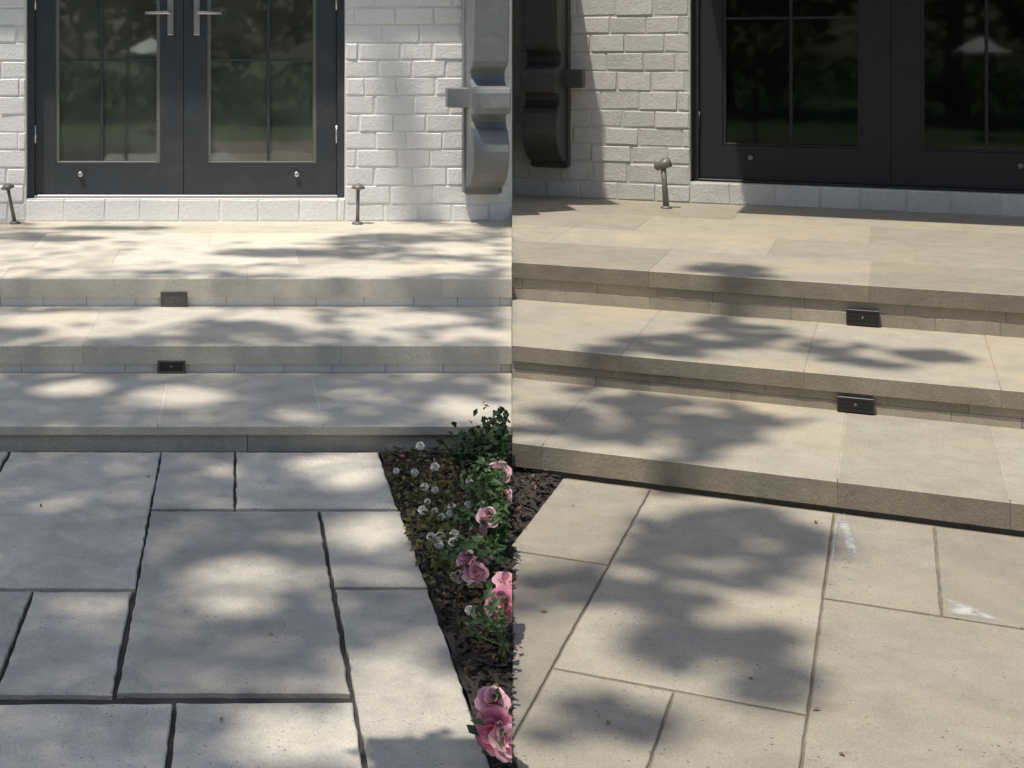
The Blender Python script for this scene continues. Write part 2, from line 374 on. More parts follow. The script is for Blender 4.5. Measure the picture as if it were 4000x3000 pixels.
st_r = empty('stone_steps', FR.w(0, 4.6, 0), 'clean cream limestone steps and landing with brown risers', 'steps')
Lw, Rw = 8.677, 9.42
step(FL, st_l, -2.6, 2.2, 4.911, 5.72, 0.0, 0.082, 0.03, M['tread_grey'], (-1.2, -0.276, 0.30, 1.2), core=M['tread_grey'], edge=M['edge_grey'])
step(FL, st_l, -2.6, 2.2, 5.701, 6.57, 0.082, 0.194, 0.073, M['tread_grey'], (-1.45, -0.62, 0.42), core=M['tread_grey'], edge=M['edge_grey'])
step(FL, st_l, -2.6, 2.2, 6.550, 6.97, 0.194, 0.325, 0.086, M['tread_grey'], (-1.1, 0.05, 0.95), core=M['tread_grey'], edge=M['edge_grey'])
riser_course(FL, st_l, -2.6, 2.2, 4.911, -0.02, 0.051, M['tread_grey'], (0.55, 0.95), rg, 'riser_stone', 0.003)
riser_course(FL, st_l, -2.6, 2.2, 5.701, 0.082, 0.120, M['brick_white'], (0.19, 0.235), rg)
riser_course(FL, st_l, -2.6, 2.2, 6.550, 0.194, 0.238, M['brick_white'], (0.19, 0.235), rg)
slab('step_core', FL, -2.6, 2.2, 6.975, Lw+0.2, 0.16, 0.3235, M['tread_grey'], st_l, 0.002)
for (v0, v1), us in (((6.973, 7.55), (-2.6, -1.5, -0.62, 0.31, 1.05, 2.2)), ((7.553, 8.12), (-2.6, -1.1, -0.15, 0.80, 2.2)), ((8.123, Lw+0.05), (-2.6, -1.46, -0.52, 0.46, 1.25, 2.2))):
    for a, b in zip(us[:-1], us[1:]):
        slab('landing_slab', FL, a+0.0006, b-0.0006, v0, v1, 0.286, 0.325, M['tread_grey'], st_l, 0.0010, 0.001, 0.1, 0, rg)
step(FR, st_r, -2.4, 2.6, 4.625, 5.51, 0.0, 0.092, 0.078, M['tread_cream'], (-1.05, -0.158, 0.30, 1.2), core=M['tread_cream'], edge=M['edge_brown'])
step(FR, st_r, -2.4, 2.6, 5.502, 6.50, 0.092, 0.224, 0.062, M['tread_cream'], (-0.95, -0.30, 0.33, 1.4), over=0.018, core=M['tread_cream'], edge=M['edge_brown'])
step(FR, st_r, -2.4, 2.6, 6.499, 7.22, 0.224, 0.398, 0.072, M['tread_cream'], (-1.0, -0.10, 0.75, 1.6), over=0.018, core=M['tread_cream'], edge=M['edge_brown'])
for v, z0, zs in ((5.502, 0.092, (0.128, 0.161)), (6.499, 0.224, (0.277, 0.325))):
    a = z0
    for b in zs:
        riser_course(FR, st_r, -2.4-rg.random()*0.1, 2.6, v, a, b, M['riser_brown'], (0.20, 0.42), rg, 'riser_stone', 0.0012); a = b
slab('step_core', FR, -2.6, 2.6, 7.225, Rw+0.2, 0.2, 0.3965, M['tread_cream'], st_r, 0.002)
for (v0, v1), us in (((7.222, 7.86), (-2.6, -1.62, -0.56, 0.09, 0.95, 2.6)), ((7.863, 8.60), (-2.6, -1.30, -0.12, 0.62, 1.5, 2.6)), ((8.603, Rw+0.05), (-2.6, -1.95, -0.86, 0.35, 1.2, 2.6))):
    for a, b in zip(us[:-1], us[1:]):
        slab('landing_slab', FR, a+0.0006, b-0.0006, v0, v1, 0.357, 0.398, M['tread_cream'], st_r, 0.0010, 0.001, 0.1, 0, rg)

# ------------------------------------------------------------------ houses
BR = {}
def brick_mesh(L, H, D, mat, rng):
    key = (round(L, 2), round(H, 3), mat.name, rng.randrange(5))
    if key in BR: return BR[key]
    L = key[0]; b = 0.0055
    j = lambda: rng.uniform(-0.005, 0.005)
    # front ring, front-bevel ring, back ring (front looks to -v)
    V = []
    for (ix, y) in ((b, 0.0), (0, b), (0, D)):
        for sx, sz in ((-1, -1), (1, -1), (1, 1), (-1, 1)):
            V.append((sx*(L/2-ix)+j(), y+(rng.uniform(-0.002, 0.002) if y == 0 else 0), sz*(H/2-ix)+j()*0.8))
    Fc = [(0, 1, 2, 3)]
    for r in range(2):
        for i in range(4):
            k = (i+1) % 4; Fc.append((4*r+i, 4*r+4+i, 4*r+4+k, 4*r+k))
    me = bpy.data.meshes.new('brick'); me.from_pydata(V, [], Fc); me.materials.append(mat); me.update()
    BR[key] = me
    return me
def bricks(F, par, u0, u1, z0, z1, v, ch, bl, mat, rng, holes=(), proud=0.0055):
    k = 0; z = z0
    while z < z1-0.02:
        h = min(ch*rng.uniform(0.93, 1.07), z1-z)
        if z1-z-h < 0.03: h = z1-z
        u = u0-(bl*0.5 if k % 2 else 0)-rng.uniform(0, 0.03)
        while u < u1:
            L = bl*rng.uniform(0.82, 1.12)
            a, b = max(u, u0), min(u+L, u1)
            for (h0, h1, hz0, hz1) in holes:
                if z+h > hz0+0.01 and z < hz1-0.01:
                    if a < h1 and b > h0:
                        if a < h0: b = h0
                        elif b > h1: a = h1
                        else: b = a
            if b-a > 0.035:
                me = brick_mesh(b-a-0.010, h-0.011, 0.05, mat, rng)
                o = bpy.data.objects.new('brick', me)
                link(o, par, F.w((a+b)/2, v-rng.uniform(0, proud), z+h/2))
                o.rotation_euler = (rng.uniform(-0.012, 0.012), rng.uniform(-0.012, 0.012), -F.yaw+rng.uniform(-0.012, 0.012))
            u += L
        z += h; k += 1

def wall_body(F, par, u0, u1, v, z0, top, hole, mat):
    """one piece of masonry with the door opening left free (jambs, sill, lintel in one mesh)"""
    h0, h1, hz0, hz1 = hole
    V, Fc = [], []
    for a, b, c, d in ((u0, h0, z0, top), (h1, u1, z0, top), (h0, h1, z0, hz0), (h0, h1, hz1, top)):
        poly = side_clip([F.t*p + F.d*q for p, q in ((a, v+0.0035), (b, v+0.0035), (b, v+0.30), (a, v+0.30))], F)
        if len(poly) < 3: continue
        if area2(poly) < 0: poly = poly[::-1]
        n = len(poly); s = len(V)
        V += [(p.x, p.y, c) for p in poly] + [(p.x, p.y, d) for p in poly]
        for i in range(n): Fc.append((s+i, s+(i+1) % n, s+n+(i+1) % n, s+n+i))
        Fc.append(tuple(s+n+i for i in range(n))); Fc.append(tuple(s+i for i in range(n-1, -1, -1)))
    return mesh_obj('wall', V, Fc, mat, par)

def door_leaf(F, par, u0, u1, v, z0, z1, hinge_left, fm, gm, mz, mu_f, stile_o, stile_i, rail, handle_z, handle_mat, cap_u, cap_mat=None):
    """one glazed leaf: stiles and rails with panes and glazing bars"""
    so_, si_ = (stile_o, stile_i) if hinge_left else (stile_i, stile_o)
    g0, g1, gz0, gz1 = u0+so_, u1-si_, z0+rail, z1-0.12
    V, Fc = [], []
    def bx(a, b, c, d, y0, y1):
        s = len(V)
        for z in (c, d):
            for (p, q) in ((a, y0), (b, y0), (b, y1), (a, y1)): V.append(F.w(p, q, z))
        for f in ((3, 2, 1, 0), (4, 5, 6, 7), (0, 1, 5, 4), (1, 2, 6, 5), (2, 3, 7, 6), (3, 0, 4, 7)): Fc.append(tuple(s+i for i in f))
    bx(u0, g0, z0, z1, v, v+0.05); bx(g1, u1, z0, z1, v, v+0.05)
    bx(g0, g1, z0, gz0, v+0.001, v+0.049); bx(g0, g1, gz1, z1, v+0.001, v+0.049)
    leaf = mesh_obj('door_leaf', V, Fc, fm, par)
    um = g0+(g1-g0)*mu_f
    zs = [gz0]+[z for z in mz if gz0 < z < gz1]+[gz1]
    for a, b in ((g0, um-0.009), (um+0.009, g1)):
        for c, d in zip(zs[:-1], zs[1:]):
            mesh_obj('pane', [F.w(a, v+0.026, c+0.006), F.w(b, v+0.026, c+0.006), F.w(b, v+0.026, d-0.006), F.w(a, v+0.026, d-0.006),
                              F.w(a, v+0.031, c+0.006), F.w(b, v+0.031, c+0.006), F.w(b, v+0.031, d-0.006), F.w(a, v+0.031, d-0.006)],
                     [(0, 1, 2, 3)], gm, leaf)
    box_w('glazing_bar', F, um-0.009, um+0.009, v+0.012, v+0.044, gz0, gz1, fm, leaf)
    for z in zs[1:-1]:
        box_w('glazing_bar', F, g0, um-0.009, v+0.014, v+0.042, z-0.008, z+0.008, fm, leaf)
        box_w('glazing_bar', F, um+0.009, g1, v+0.014, v+0.042, z-0.008, z+0.008, fm, leaf)
    bm_ = M['bead'] if fm is M['frame_grey'] else fm
    box_w('glazing_bead', F, g0, g0+0.022, v+0.008, v+0.024, gz0, gz1, bm_, leaf, 0.003)
    box_w('glazing_bead', F, g1-0.022, g1, v+0.008, v+0.024, gz0, gz1, bm_, leaf, 0.003)
    box_w('glazing_bead', F, g0+0.022, g1-0.022, v+0.008, v+0.024, gz0, gz0+0.016, bm_, leaf, 0.003)
    # long plate handle with a lever
    hu = u1-si_*0.55 if hinge_left else u0+so_*0.55
    sg = -1 if hinge_left else 1
    box_w('handle', F, hu-0.018, hu+0.018, v-0.016, v+0.001, handle_z, handle_z+0.34, handle_mat, leaf, 0.004)
    Vt, Ft = tube_geo([F.w(hu, v-0.014, handle_z+0.14), F.w(hu, v-0.055, handle_z+0.14), F.w(hu+sg*0.02, v-0.062, handle_z+0.14), F.w(hu+sg*0.155, v-0.060, handle_z+0.137)], [0.011, 0.011, 0.012, 0.010], 8)
    mesh_obj('lever', Vt, Ft, handle_mat, leaf, True)
    # hinges on the outer edge and a small round cap low on the leaf
    eu = u0 if hinge_left else u1
    for hz in (z0+0.32, z0+1.15, z1-0.3):
        Vt, Ft = tube_geo([F.w(eu, v-0.010, hz), F.w(eu, v-0.010, hz+0.11)], [0.008, 0.008], 8)
        mesh_obj('hinge', Vt, Ft, handle_mat, leaf, True)
    Vt, Ft = tube_geo([F.w(cap_u, v+0.0, z0+rail*0.66), F.w(cap_u, v-0.014, z0+rail*0.66), F.w(cap_u, v-0.018, z0+rail*0.66)], [0.017, 0.017, 0.010], 12)
    mesh_obj('round_cap', Vt, Ft, cap_mat or handle_mat, leaf, True)
    return leaf

def bracket(F, par, u0, u1, v, zb, mat, peg_side, label):
    """heavy curved porch bracket, profile in (distance from wall, height)"""
    prof = [(0.0, 0.0), (0.085, 0.0), (0.095, 0.03), (0.118, 0.05)]
    for k in range(1, 11):
        a = k/10*math.pi*0.62; prof.append((0.118+0.275*math.sin(a)**1.1, 0.05+0.235*(1-math.cos(a))))
    prof += [(0.345, 0.405), (0.305, 0.425), (0.285, 0.455), (0.285, 0.485), (0.31, 0.50), (0.425, 0.51), (0.44, 0.545), (0.44, 0.63), (0.425, 0.66), (0.30, 0.67)]
    for k in range(6):
        a = k/5*math.pi; prof.append((0.30-0.055*math.sin(a), 0.675+0.10*(1-math.cos(a))/2))
    prof += [(0.335, 0.785), (0.36, 0.82), (0.43, 1.6), (0.0, 1.6)]
    n = len(prof); V = []
    for u in (u0, u1):
        for p, z in prof: V.append(F.w(u, v-p, zb+z))
    Fc = [(i, n+i, n+(i+1) % n, (i+1) % n) for i in range(n)]
    me_faces = Fc+[tuple(range(n)), tuple(range(2*n-1, n-1, -1))]
    o = mesh_obj('bracket', V, me_faces, mat, par)
    bm = bmesh.new(); bm.from_mesh(o.data); bmesh.ops.recalc_face_normals(bm, faces=bm.faces)
    bmesh.ops.bevel(bm, geom=[e for e in bm.edges if e.calc_face_angle(0) > 0.6], offset=0.006, segments=1, affect='EDGES')
    bm.to_mesh(o.data); bm.free()
    o['label'] = label
    e = u0 if peg_side < 0 else u1
    a, b = (e-0.125, e) if peg_side < 0 else (e, e+0.125)
    box_w('peg', F, a, b, v-0.20, v-0.10, zb+0.535, zb+0.655, mat, o, 0.006)
    box_w('cheek_board', F, u0-0.012, u0-0.001, v-0.10, v-0.02, zb+0.01, zb+1.6, mat, o, 0.003)
    box_w('cheek_board', F, u1+0.001, u1+0.012, v-0.10, v-0.02, zb+0.01, zb+1.6, mat, o, 0.003)
    return o

def room(F, par, u0, u1, v, z0, z1):
    # floor and walls of the room behind the doors
    d = 3.6
    P = [F.w(u0, v, z0), F.w(u1, v, z0), F.w(u1, v+d, z0), F.w(u0, v+d, z0)]
    T = [F.w(u0, v, z1), F.w(u1, v, z1), F.w(u1, v+d, z1), F.w(u0, v+d, z1)]
    mesh_obj('room_floor', P, [(0, 1, 2, 3)], M['room_floor'], par)
    mesh_obj('room_wall', P+T, [(1, 2, 6, 5), (2, 3, 7, 6), (3, 0, 4, 7), (4, 5, 6, 7)], M['room'], par)

rb = random.Random(11)
hl = empty('house', (0, Lw+0.1, 0.3), 'white painted brick house front with charcoal glazed double door', 'house')
hr = empty('house', FR.w(0, Rw+0.1, 0.3), 'warm white painted brick house front with black glazed double door', 'house')
# left-hand front
ld0, ld1, lz0, lz1 = -1.305, 0.668, 0.463, 2.55
LWE = 1.690
wl_ = wall_body(FL, hl, -3.2, 3.0, Lw, 0.22, 3.4, (ld0, ld1, lz0, lz1), M['mortar_white'])
slab('wall_return', FL, 1.62, 3.2, Lw+0.31, 10.6, 0.2, 3.4, M['mortar_white'], hl, 0.002)
bricks(FL, wl_, ld1, LWE, 0.325, 3.4, Lw, 0.108, 0.232, M['brick_white'], rb)
bricks(FL, wl_, -2.3, ld0, 0.325, 3.4, Lw, 0.108, 0.232, M['brick_white'], rb)
u = ld0
while u < ld1-0.02:
    L = 0.235*rb.uniform(0.92, 1.1)
    o = bpy.data.objects.new('brick', brick_mesh(min(L, ld1-u)-0.007, 0.131, 0.05, M['brick_white'], rb)); link(o, wl_, FL.w(u+min(L, ld1-u)/2, Lw-rb.uniform(0, 0.004), 0.325+0.0685)); u += L
jw = 0.045
dvL = Lw+0.085
box_w('door_frame', FL, ld0+0.001, ld0+jw, dvL-0.02, dvL+0.10, lz0+0.001, lz1-0.001, M['frame_grey'], hl, 0.004)
box_w('door_frame', FL, ld1-jw, ld1-0.001, dvL-0.02, dvL+0.10, lz0+0.001, lz1-0.001, M['frame_grey'], hl, 0.004)
box_w('door_frame', FL, ld0+jw, ld1-jw, dvL-0.02, dvL+0.10, lz1-jw, lz1-0.001, M['frame_grey'], hl, 0.004)
box_w('threshold', FL, ld0+jw, ld1-jw, dvL-0.03, dvL+0.08, lz0+0.001, lz0+0.018, M['steel'], hl, 0.003)
mid = -0.333
door_leaf(FL, hl, ld0+jw+0.003, mid-0.002, dvL, lz0+0.02, lz1-jw-0.003, True, M['frame_grey'], M['glass'], (1.32, 1.97), 0.44, 0.125, 0.145, 0.19, 1.475, M['steel'], -0.975)
door_leaf(FL, hl, mid+0.002, ld1-jw-0.003, dvL, lz0+0.02, lz1-jw-0.003, False, M['frame_grey'], M['glass'], (1.32, 1.97), 0.56, 0.125, 0.145, 0.19, 1.475, M['steel'], 0.372)
room(FL, hl, -2.9, 1.6, Lw+0.31, lz0-0.01, 2.9)
box_w('porch_roof', FL, -3.2, 1.60, Lw-0.40, Lw+0.30, 3.15, 3.32, M['roof'], hl)
bracket(FL, hl, 1.395, 1.605, Lw-0.008, 0.500, M['bracket_grey'], -1, 'curved grey bracket with a side peg beside the charcoal door')
# right-hand front
rd0, rd1, rz0, rz1 = -1.195, 1.155, 0.535, 2.62
RWE = -0.2498*Rw+0.015
wr_ = wall_body(FR, hr, -3.2, 3.0, Rw, 0.25, 3.5, (rd0, rd1, rz0, rz1), M['mortar_greige'])
bricks(FR, wr_, RWE, rd0, 0.398, 3.5, Rw, 0.122, 0.245, M['brick_greige'], rb)
bricks(FR, wr_, rd1, 1.9, 0.398, 3.5, Rw, 0.122, 0.245, M['brick_greige'], rb)
u = rd0
while u < rd1-0.02:
    L = 0.245*rb.uniform(0.92, 1.1)
    o = bpy.data.objects.new('brick', brick_mesh(min(L, rd1-u)-0.008, 0.130, 0.05, M['brick_greige'], rb)); link(o, wr_, FR.w(u+min(L, rd1-u)/2, Rw-rb.uniform(0, 0.003), 0.398+0.068)); o.rotation_euler.z = -FR.yaw; u += L
dvR = Rw+0.085
box_w('door_frame', FR, rd0+0.001, rd0+jw, dvR-0.02, dvR+0.10, rz0+0.001, rz1-0.001, M['frame_black'], hr, 0.004)
box_w('door_frame', FR, rd1-jw, rd1-0.001, dvR-0.02, dvR+0.10, rz0+0.001, rz1-0.001, M['frame_black'], hr, 0.004)
box_w('door_frame', FR, rd0+jw, rd1-jw, dvR-0.02, dvR+0.10, rz1-jw, rz1-0.001, M['frame_black'], hr, 0.004)
box_w('threshold', FR, rd0+jw, rd1-jw, dvR-0.03, dvR+0.08, rz0+0.001, rz0+0.018, M['black_metal'], hr, 0.003)
door_leaf(FR, hr, rd0+jw+0.003, -0.026, dvR, rz0+0.02, rz1-jw-0.003, True, M['frame_black'], M['glass_dark'], (1.585, 2.1), 0.5, 0.14, 0.16, 0.215, 1.66, M['black_metal'], -0.835, M['bead'])
door_leaf(FR, hr, -0.022, rd1-jw-0.003, dvR, rz0+0.02, rz1-jw-0.003, False, M['frame_black'], M['glass_dark'], (2.1,), 0.43, 0.14, 0.16, 0.215, 1.66, M['black_metal'], 0.672, M['bead'])
room(FR, hr, -2.0, 2.6, Rw+0.31, rz0-0.01, 2.9)
box_w('porch_roof', FR, -1.24, 2.8, Rw-1.23, Rw+0.30, 2.72, 2.88, M['roof'], hr)
bracket(FR, hr, -2.19, -1.965, Rw-0.008, 0.600, M['bracket_dark'], 1, 'curved near-black bracket with a side peg beside the black door')

# ------------------------------------------------------------------ step lights
def step_light(F, u0, u1, v, z0, z1, body, inner, label):
    e = empty('step_light', F.w((u0+u1)/2, v, z0), label, 'step light', 'lights set in the step risers')
    b = 0.009
    # face plate as a frame round a recessed grille
    V, Fc = [], []
    def ring(a0, a1, b0, b1, y):
        s = len(V)
        for p, q in ((a0, b0), (a1, b0), (a1, b1), (a0, b1)): V.append(F.w(p, y, q))
        return s
    r = [ring(u0, u1, z0, z1, v+0.02), ring(u0, u1, z0, z1, v+0.002), ring(u0+0.002, u1-0.002, z0+0.002, z1-0.002, v),
         ring(u0+b, u1-b, z0+b, z1-b, v), ring(u0+b, u1-b, z0+b, z1-b, v+0.0025)]
    for a, c in zip(r[:-1], r[1:]):
        for i in range(4): Fc.append((a+i, a+(i+1) % 4, c+(i+1) % 4, c+i))
    mesh_obj('face_plate', V, Fc, body, e)
    mesh_obj('recess', [F.w(p, v+0.0024, q) for p, q in ((u0+b, z0+b), (u1-b, z0+b), (u1-b, z1-b), (u0+b, z1-b))], [(0, 1, 2, 3)], inner, e)
    n = 3; h = (z1-z0-2*b)/n
    for k in range(1, n if body is M['black_metal'] else 1): box_w('louvre', F, u0+b, u1-b, v+0.0006, v+0.0023, z0+b+h*k-0.0022, z0+b+h*k+0.0022, body, e)
    um, zm = (u0+u1)/2, (z0+z1)/2
    Vt, Ft = tube_geo([F.w(um, v+0.0023, zm), F.w(um, v-0.001, zm), F.w(um, v-0.003, zm)], [0.006, 0.006, 0.004], 10)
    mesh_obj('lens', Vt, Ft, M['lens'], e, True)
step_light(FL, -0.355, -0.231, 6.522, 0.1955, 0.266, M['bronze'], M['bronze'], 'grey-brown light under the top step below the charcoal door')
step_light(FL, -0.322, -0.208, 5.672, 0.0835, 0.136, M['bronze'], M['black_metal'], 'dark light under the middle step, over the weathered bottom step')
step_light(FR, -0.188, -0.060, 6.470, 0.228, 0.294, M['black_metal'], M['black_metal'], 'black light with a bright dot in the upper brown riser')
step_light(FR, -0.189, -0.068, 5.474, 0.096, 0.150, M['black_metal'], M['black_metal'], 'black light in the lower brown riser')

# ------------------------------------------------------------------ path lights
def path_light(F, u, v, z, h, tilt, style, label):
    p0 = F.w(u, v, z); e = empty('path_light', p0, label, 'path light', 'small path lights on the landing')
    ax = Vector((F.t.x*math.sin(tilt), F.t.y*math.sin(tilt), math.cos(tilt)))
    V, Fc = revolve([(0.034, 0), (0.036, 0.004), (0.030, 0.012), (0.012, 0.018)], 14)
    mesh_obj('base', [Vector(x)+p0 for x in V], Fc, M['post_grey'], e, True, p0)
    r = 0.0105 if style == 'cap' else 0.017
    V, Fc = tube_geo([p0+ax*0.015, p0+ax*h*0.5, p0+ax*h*0.93], [r*1.15, r, r*0.92], 10)
    mesh_obj('post', V, Fc, M['post_grey'], e, True)
    top = p0+ax*h
    if style == 'cap':
        V, Fc = revolve([(0.012, -0.026), (0.016, -0.022), (0.040, -0.016), (0.043, -0.010), (0.030, 0.004), (0.012, 0.014), (0.002, 0.018)], 14)
        q = Vector((0, 0, 1)).rotation_difference(ax)
        mesh_obj('cap', [q @ Vector(x)+top for x in V], Fc, M['post_grey'], e, True)
    else:
        a = (F.t.to_3d()*0.85+Vector((0, 0, 0.35))).normalized()
        c = top-Vector((0, 0, 0.012))
        V, Fc = tube_geo([c-a*0.055, c-a*0.045, c+a*0.01, c+a*0.042, c+a*0.046, c+a*0.030], [0.012, 0.026, 0.030, 0.033, 0.031, 0.026], 12)
        mesh_obj('spot_head', V, Fc, M['post_grey'], e, True)
        V, Fc = tube_geo([c+a*0.0300, c+a*0.034], [0.025, 0.024], 12)
        mesh_obj('lens', V, Fc, M['black_metal'], e, True)
        V, Fc = tube_geo([top+Vector((0, 0, -0.02)), top+Vector((0, 0, 0.02)), top+Vector((0, 0, 0.034))], [0.012, 0.010, 0.003], 8)
        mesh_obj('knuckle', V, Fc, M['post_grey'], e, True)
path_light(FL, -1.352, 8.56, 0.325, 0.235, -0.20, 'cap', 'leaning capped path light at the left side of the charcoal door')
path_light(FL, 0.732, 8.54, 0.325, 0.232, 0.02, 'cap', 'upright capped path light by white brick right of the charcoal door')
path_light(FR, -1.290, 9.05, 0.398, 0.285, -0.07, 'spot', 'path light with tilted spot head left of the black door')

# ------------------------------------------------------------------ flower bed
def rworld(u, v, z=0): return FR.w(u, v, z)
bedpoly = [Vector((0.497, 2.54)), Vector((0.497, 4.90)), Vector((0.955, 4.90)), rworld(-1.16, 4.63).to_2d(), rworld(-0.979, 4.63).to_2d(), rworld(-0.979, 3.92).to_2d()]
bm = bmesh.new()
f = bm.faces.new([bm.verts.new((p.x, p.y, -0.012)) for p in bedpoly])
bmesh.ops.triangulate(bm, faces=[f])
bmesh.ops.subdivide_edges(bm, edges=bm.edges[:], cuts=5, use_grid_fill=True)
bmesh.ops.triangulate(bm, faces=bm.faces[:])
bmesh.ops.subdivide_edges(bm, edges=bm.edges[:], cuts=3, use_grid_fill=True)
for v in bm.verts:
    v.co.z += 0.020*noise.noise(v.co*9)+0.012*noise.noise(v.co*31)+0.004
me = bpy.data.meshes.new('garden_bed'); bm.to_mesh(me); bm.free(); me.materials.append(M['soil'])
bed = bpy.data.objects.new('garden_bed', me); link(bed, None, (0, 0, 0)); tag(bed, 'wedge of dark mulch between the two flagstone paths', 'flower bed', kind='structure')
def in_bed(x, y, m=0.0):
    if y < 4.86:
        if x > 0.50+m and JN.dot(Vector((x, y))) < -m: return 'L'
    u = FR.t.dot(Vector((x, y))); v = FR.d.dot(Vector((x, y)))
    if u < -0.985-m and v < 4.58 and JN.dot(Vector((x, y))) > m: return 'R'
    return None
rp = random.Random(21)
V, Fc = [], []
cnt = 0
while cnt < 1500:
    x, y = rp.uniform(0.5, 1.1), rp.uniform(2.5, 4.9)
    if not in_bed(x, y, 0.004): continue
    cnt += 1
    c = Vector((x, y, 0.006+rp.uniform(-0.008, 0.012)))
    L, W = rp.uniform(0.008, 0.024), rp.uniform(0.004, 0.009)
    q = Matrix.Rotation(rp.uniform(0, 6.28), 3, 'Z') @ Matrix.Rotation(rp.uniform(-0.6, 0.6), 3, 'X') @ Matrix.Rotation(rp.uniform(-0.5, 0.5), 3, 'Y')
    s = len(V)
    V += [c+q @ Vector(k) for k in ((-L, -W, 0), (L, -W*0.6, 0), (L*0.9, W, 0), (-L, W*0.8, 0), (0, 0, 0.005))]
    Fc += [(s, s+1, s+4), (s+1, s+2, s+4), (s+2, s+3, s+4), (s+3, s, s+4)]
o = mesh_obj('bark_mulch', V, Fc, M['chip'], None, origin=(0, 0, 0)); tag(o, 'brown bark chips strewn over the flower bed', 'mulch', kind='stuff')

def leaf_cloud(name, pts, size, mat, parent, rng, keep=None, flat=0.6, loc=None, aspect=0.55, smooth_up=0.0):
    """many small folded leaves in one mesh (diamond of four triangles each)"""
    V, Fc = [], []
    for p in pts:
        s_ = size*rng.uniform(0.65, 1.3)
        if keep and not keep(p, s_): continue
        d = Vector((rng.gauss(0, 1), rng.gauss(0, 1), rng.gauss(0, flat))).normalized()
        n_ = Vector((rng.gauss(0, 0.6), rng.gauss(0, 0.6), 1)); n_ = (n_-d*n_.dot(d)).normalized()
        b = d.cross(n_)
        c = Vector(p); k = len(V)
        V += [c-d*s_*0.5, c+b*s_*aspect*0.5-d*0.05*s_+n_*0.08*s_, c+d*s_*0.5-n_*0.1*s_, c-b*s_*aspect*0.5-d*0.05*s_+n_*0.08*s_, c+d*s_*0.02]
        Fc += [(k, k+1, k+4), (k+1, k+2, k+4), (k+2, k+3, k+4), (k+3, k, k+4)]
    o = mesh_obj(name, V, Fc, mat, parent, origin=loc)
    return o
def bloom(par, c, r, tilt, mat, rng, name='bloom'):
    V, Fc = [], []
    q = Vector((0, 0, 1)).rotation_difference(Vector(tilt).normalized())
    for ring, (n, rad, lift, curl) in enumerate(((6, 1.0, 0.05, 0.30), (6, 0.78, 0.16, 0.45), (5, 0.52, 0.26, 0.55), (4, 0.28, 0.34, 0.5))):
        for i in range(n):
            a = 2*math.pi*(i+0.5*(ring % 2))/n+rng.uniform(-0.12, 0.12)
            wd = 1.25*math.pi/n*rng.uniform(0.9, 1.1); s = len(V)
            for iu, fu in enumerate((0.12, 0.5, 0.85, 1.0)):
                for iv in range(4):
                    fv = (iv/3-0.5)*2
                    rr = rad*r*fu*(1-0.13*fv*fv*fu); ww = wd*(0.55+0.45*math.sin(fu*2.6))
                    z = r*(lift+curl*fu*fu*0.9-0.18*(fu > 0.9)*(1 if ring < 2 else 0)+0.10*fv*fv*fu)+rng.uniform(-0.05, 0.05)*r
                    V.append(Vector(c)+q @ Vector((rr*math.cos(a+fv*ww), rr*math.sin(a+fv*ww), z)))
            for iu in range(3):
                for iv in range(3):
                    k = s+iu*4+iv; Fc.append((k, k+1, k+5, k+4))
    o = mesh_obj(name, V, Fc, mat, par, True)
    # trim what would reach over the neighbouring path
    return o
def trim_right(o):
    bm = bmesh.new(); bm.from_mesh(o.data)
    mw = WLOC[o.name]
    bmesh.ops.bisect_plane(bm, geom=bm.verts[:]+bm.edges[:]+bm.faces[:], plane_co=Vector((0, 0, 0))-mw, plane_no=Vector((JN.x, JN.y, 0)), clear_outer=True)
    bm.to_mesh(o.data); bm.free()
def keep_left(p, s): return JN.dot(Vector((p[0], p[1]))) < -0.45*s and p[0] > 0.44
def shrub(name, base, label, cat, group, sprigs, rng, leaf, size, n, blooms=(), bmat=None, spread=0.05, lift=0.0):
    e = empty(name, base, label, cat, group)
    for k, t in enumerate(sprigs):
        a = Vector(base); b = Vector(t); m_ = a.lerp(b, 0.5)+Vector((rng.uniform(-0.02, 0.02), rng.uniform(-0.02, 0.02), 0.03))
        V, Fc = tube_geo([a+Vector((rng.uniform(-0.01, 0.01), rng.uniform(-0.01, 0.01), 0)), m_, b], [0.0045, 0.0035, 0.002], 6)
        mesh_obj('stem', V, Fc, M['stem'], e, True)
    pts = []
    for _ in range(n):
        t = Vector(rng.choice(sprigs)); p = Vector(base).lerp(t, rng.uniform(0.35, 1.05))
        pts.append(p+Vector((rng.gauss(0, spread), rng.gauss(0, spread), abs(rng.gauss(0, spread*0.6))+lift)))
    leaf_cloud('foliage', pts, size, leaf, e, rng, keep_left)
    for (c, r, tl, m_) in blooms:
        o = bloom(e, c, r, tl, m_, rng); trim_right(o)
    return e
B1, B2 = M['petal_pink'], M['petal_deep']
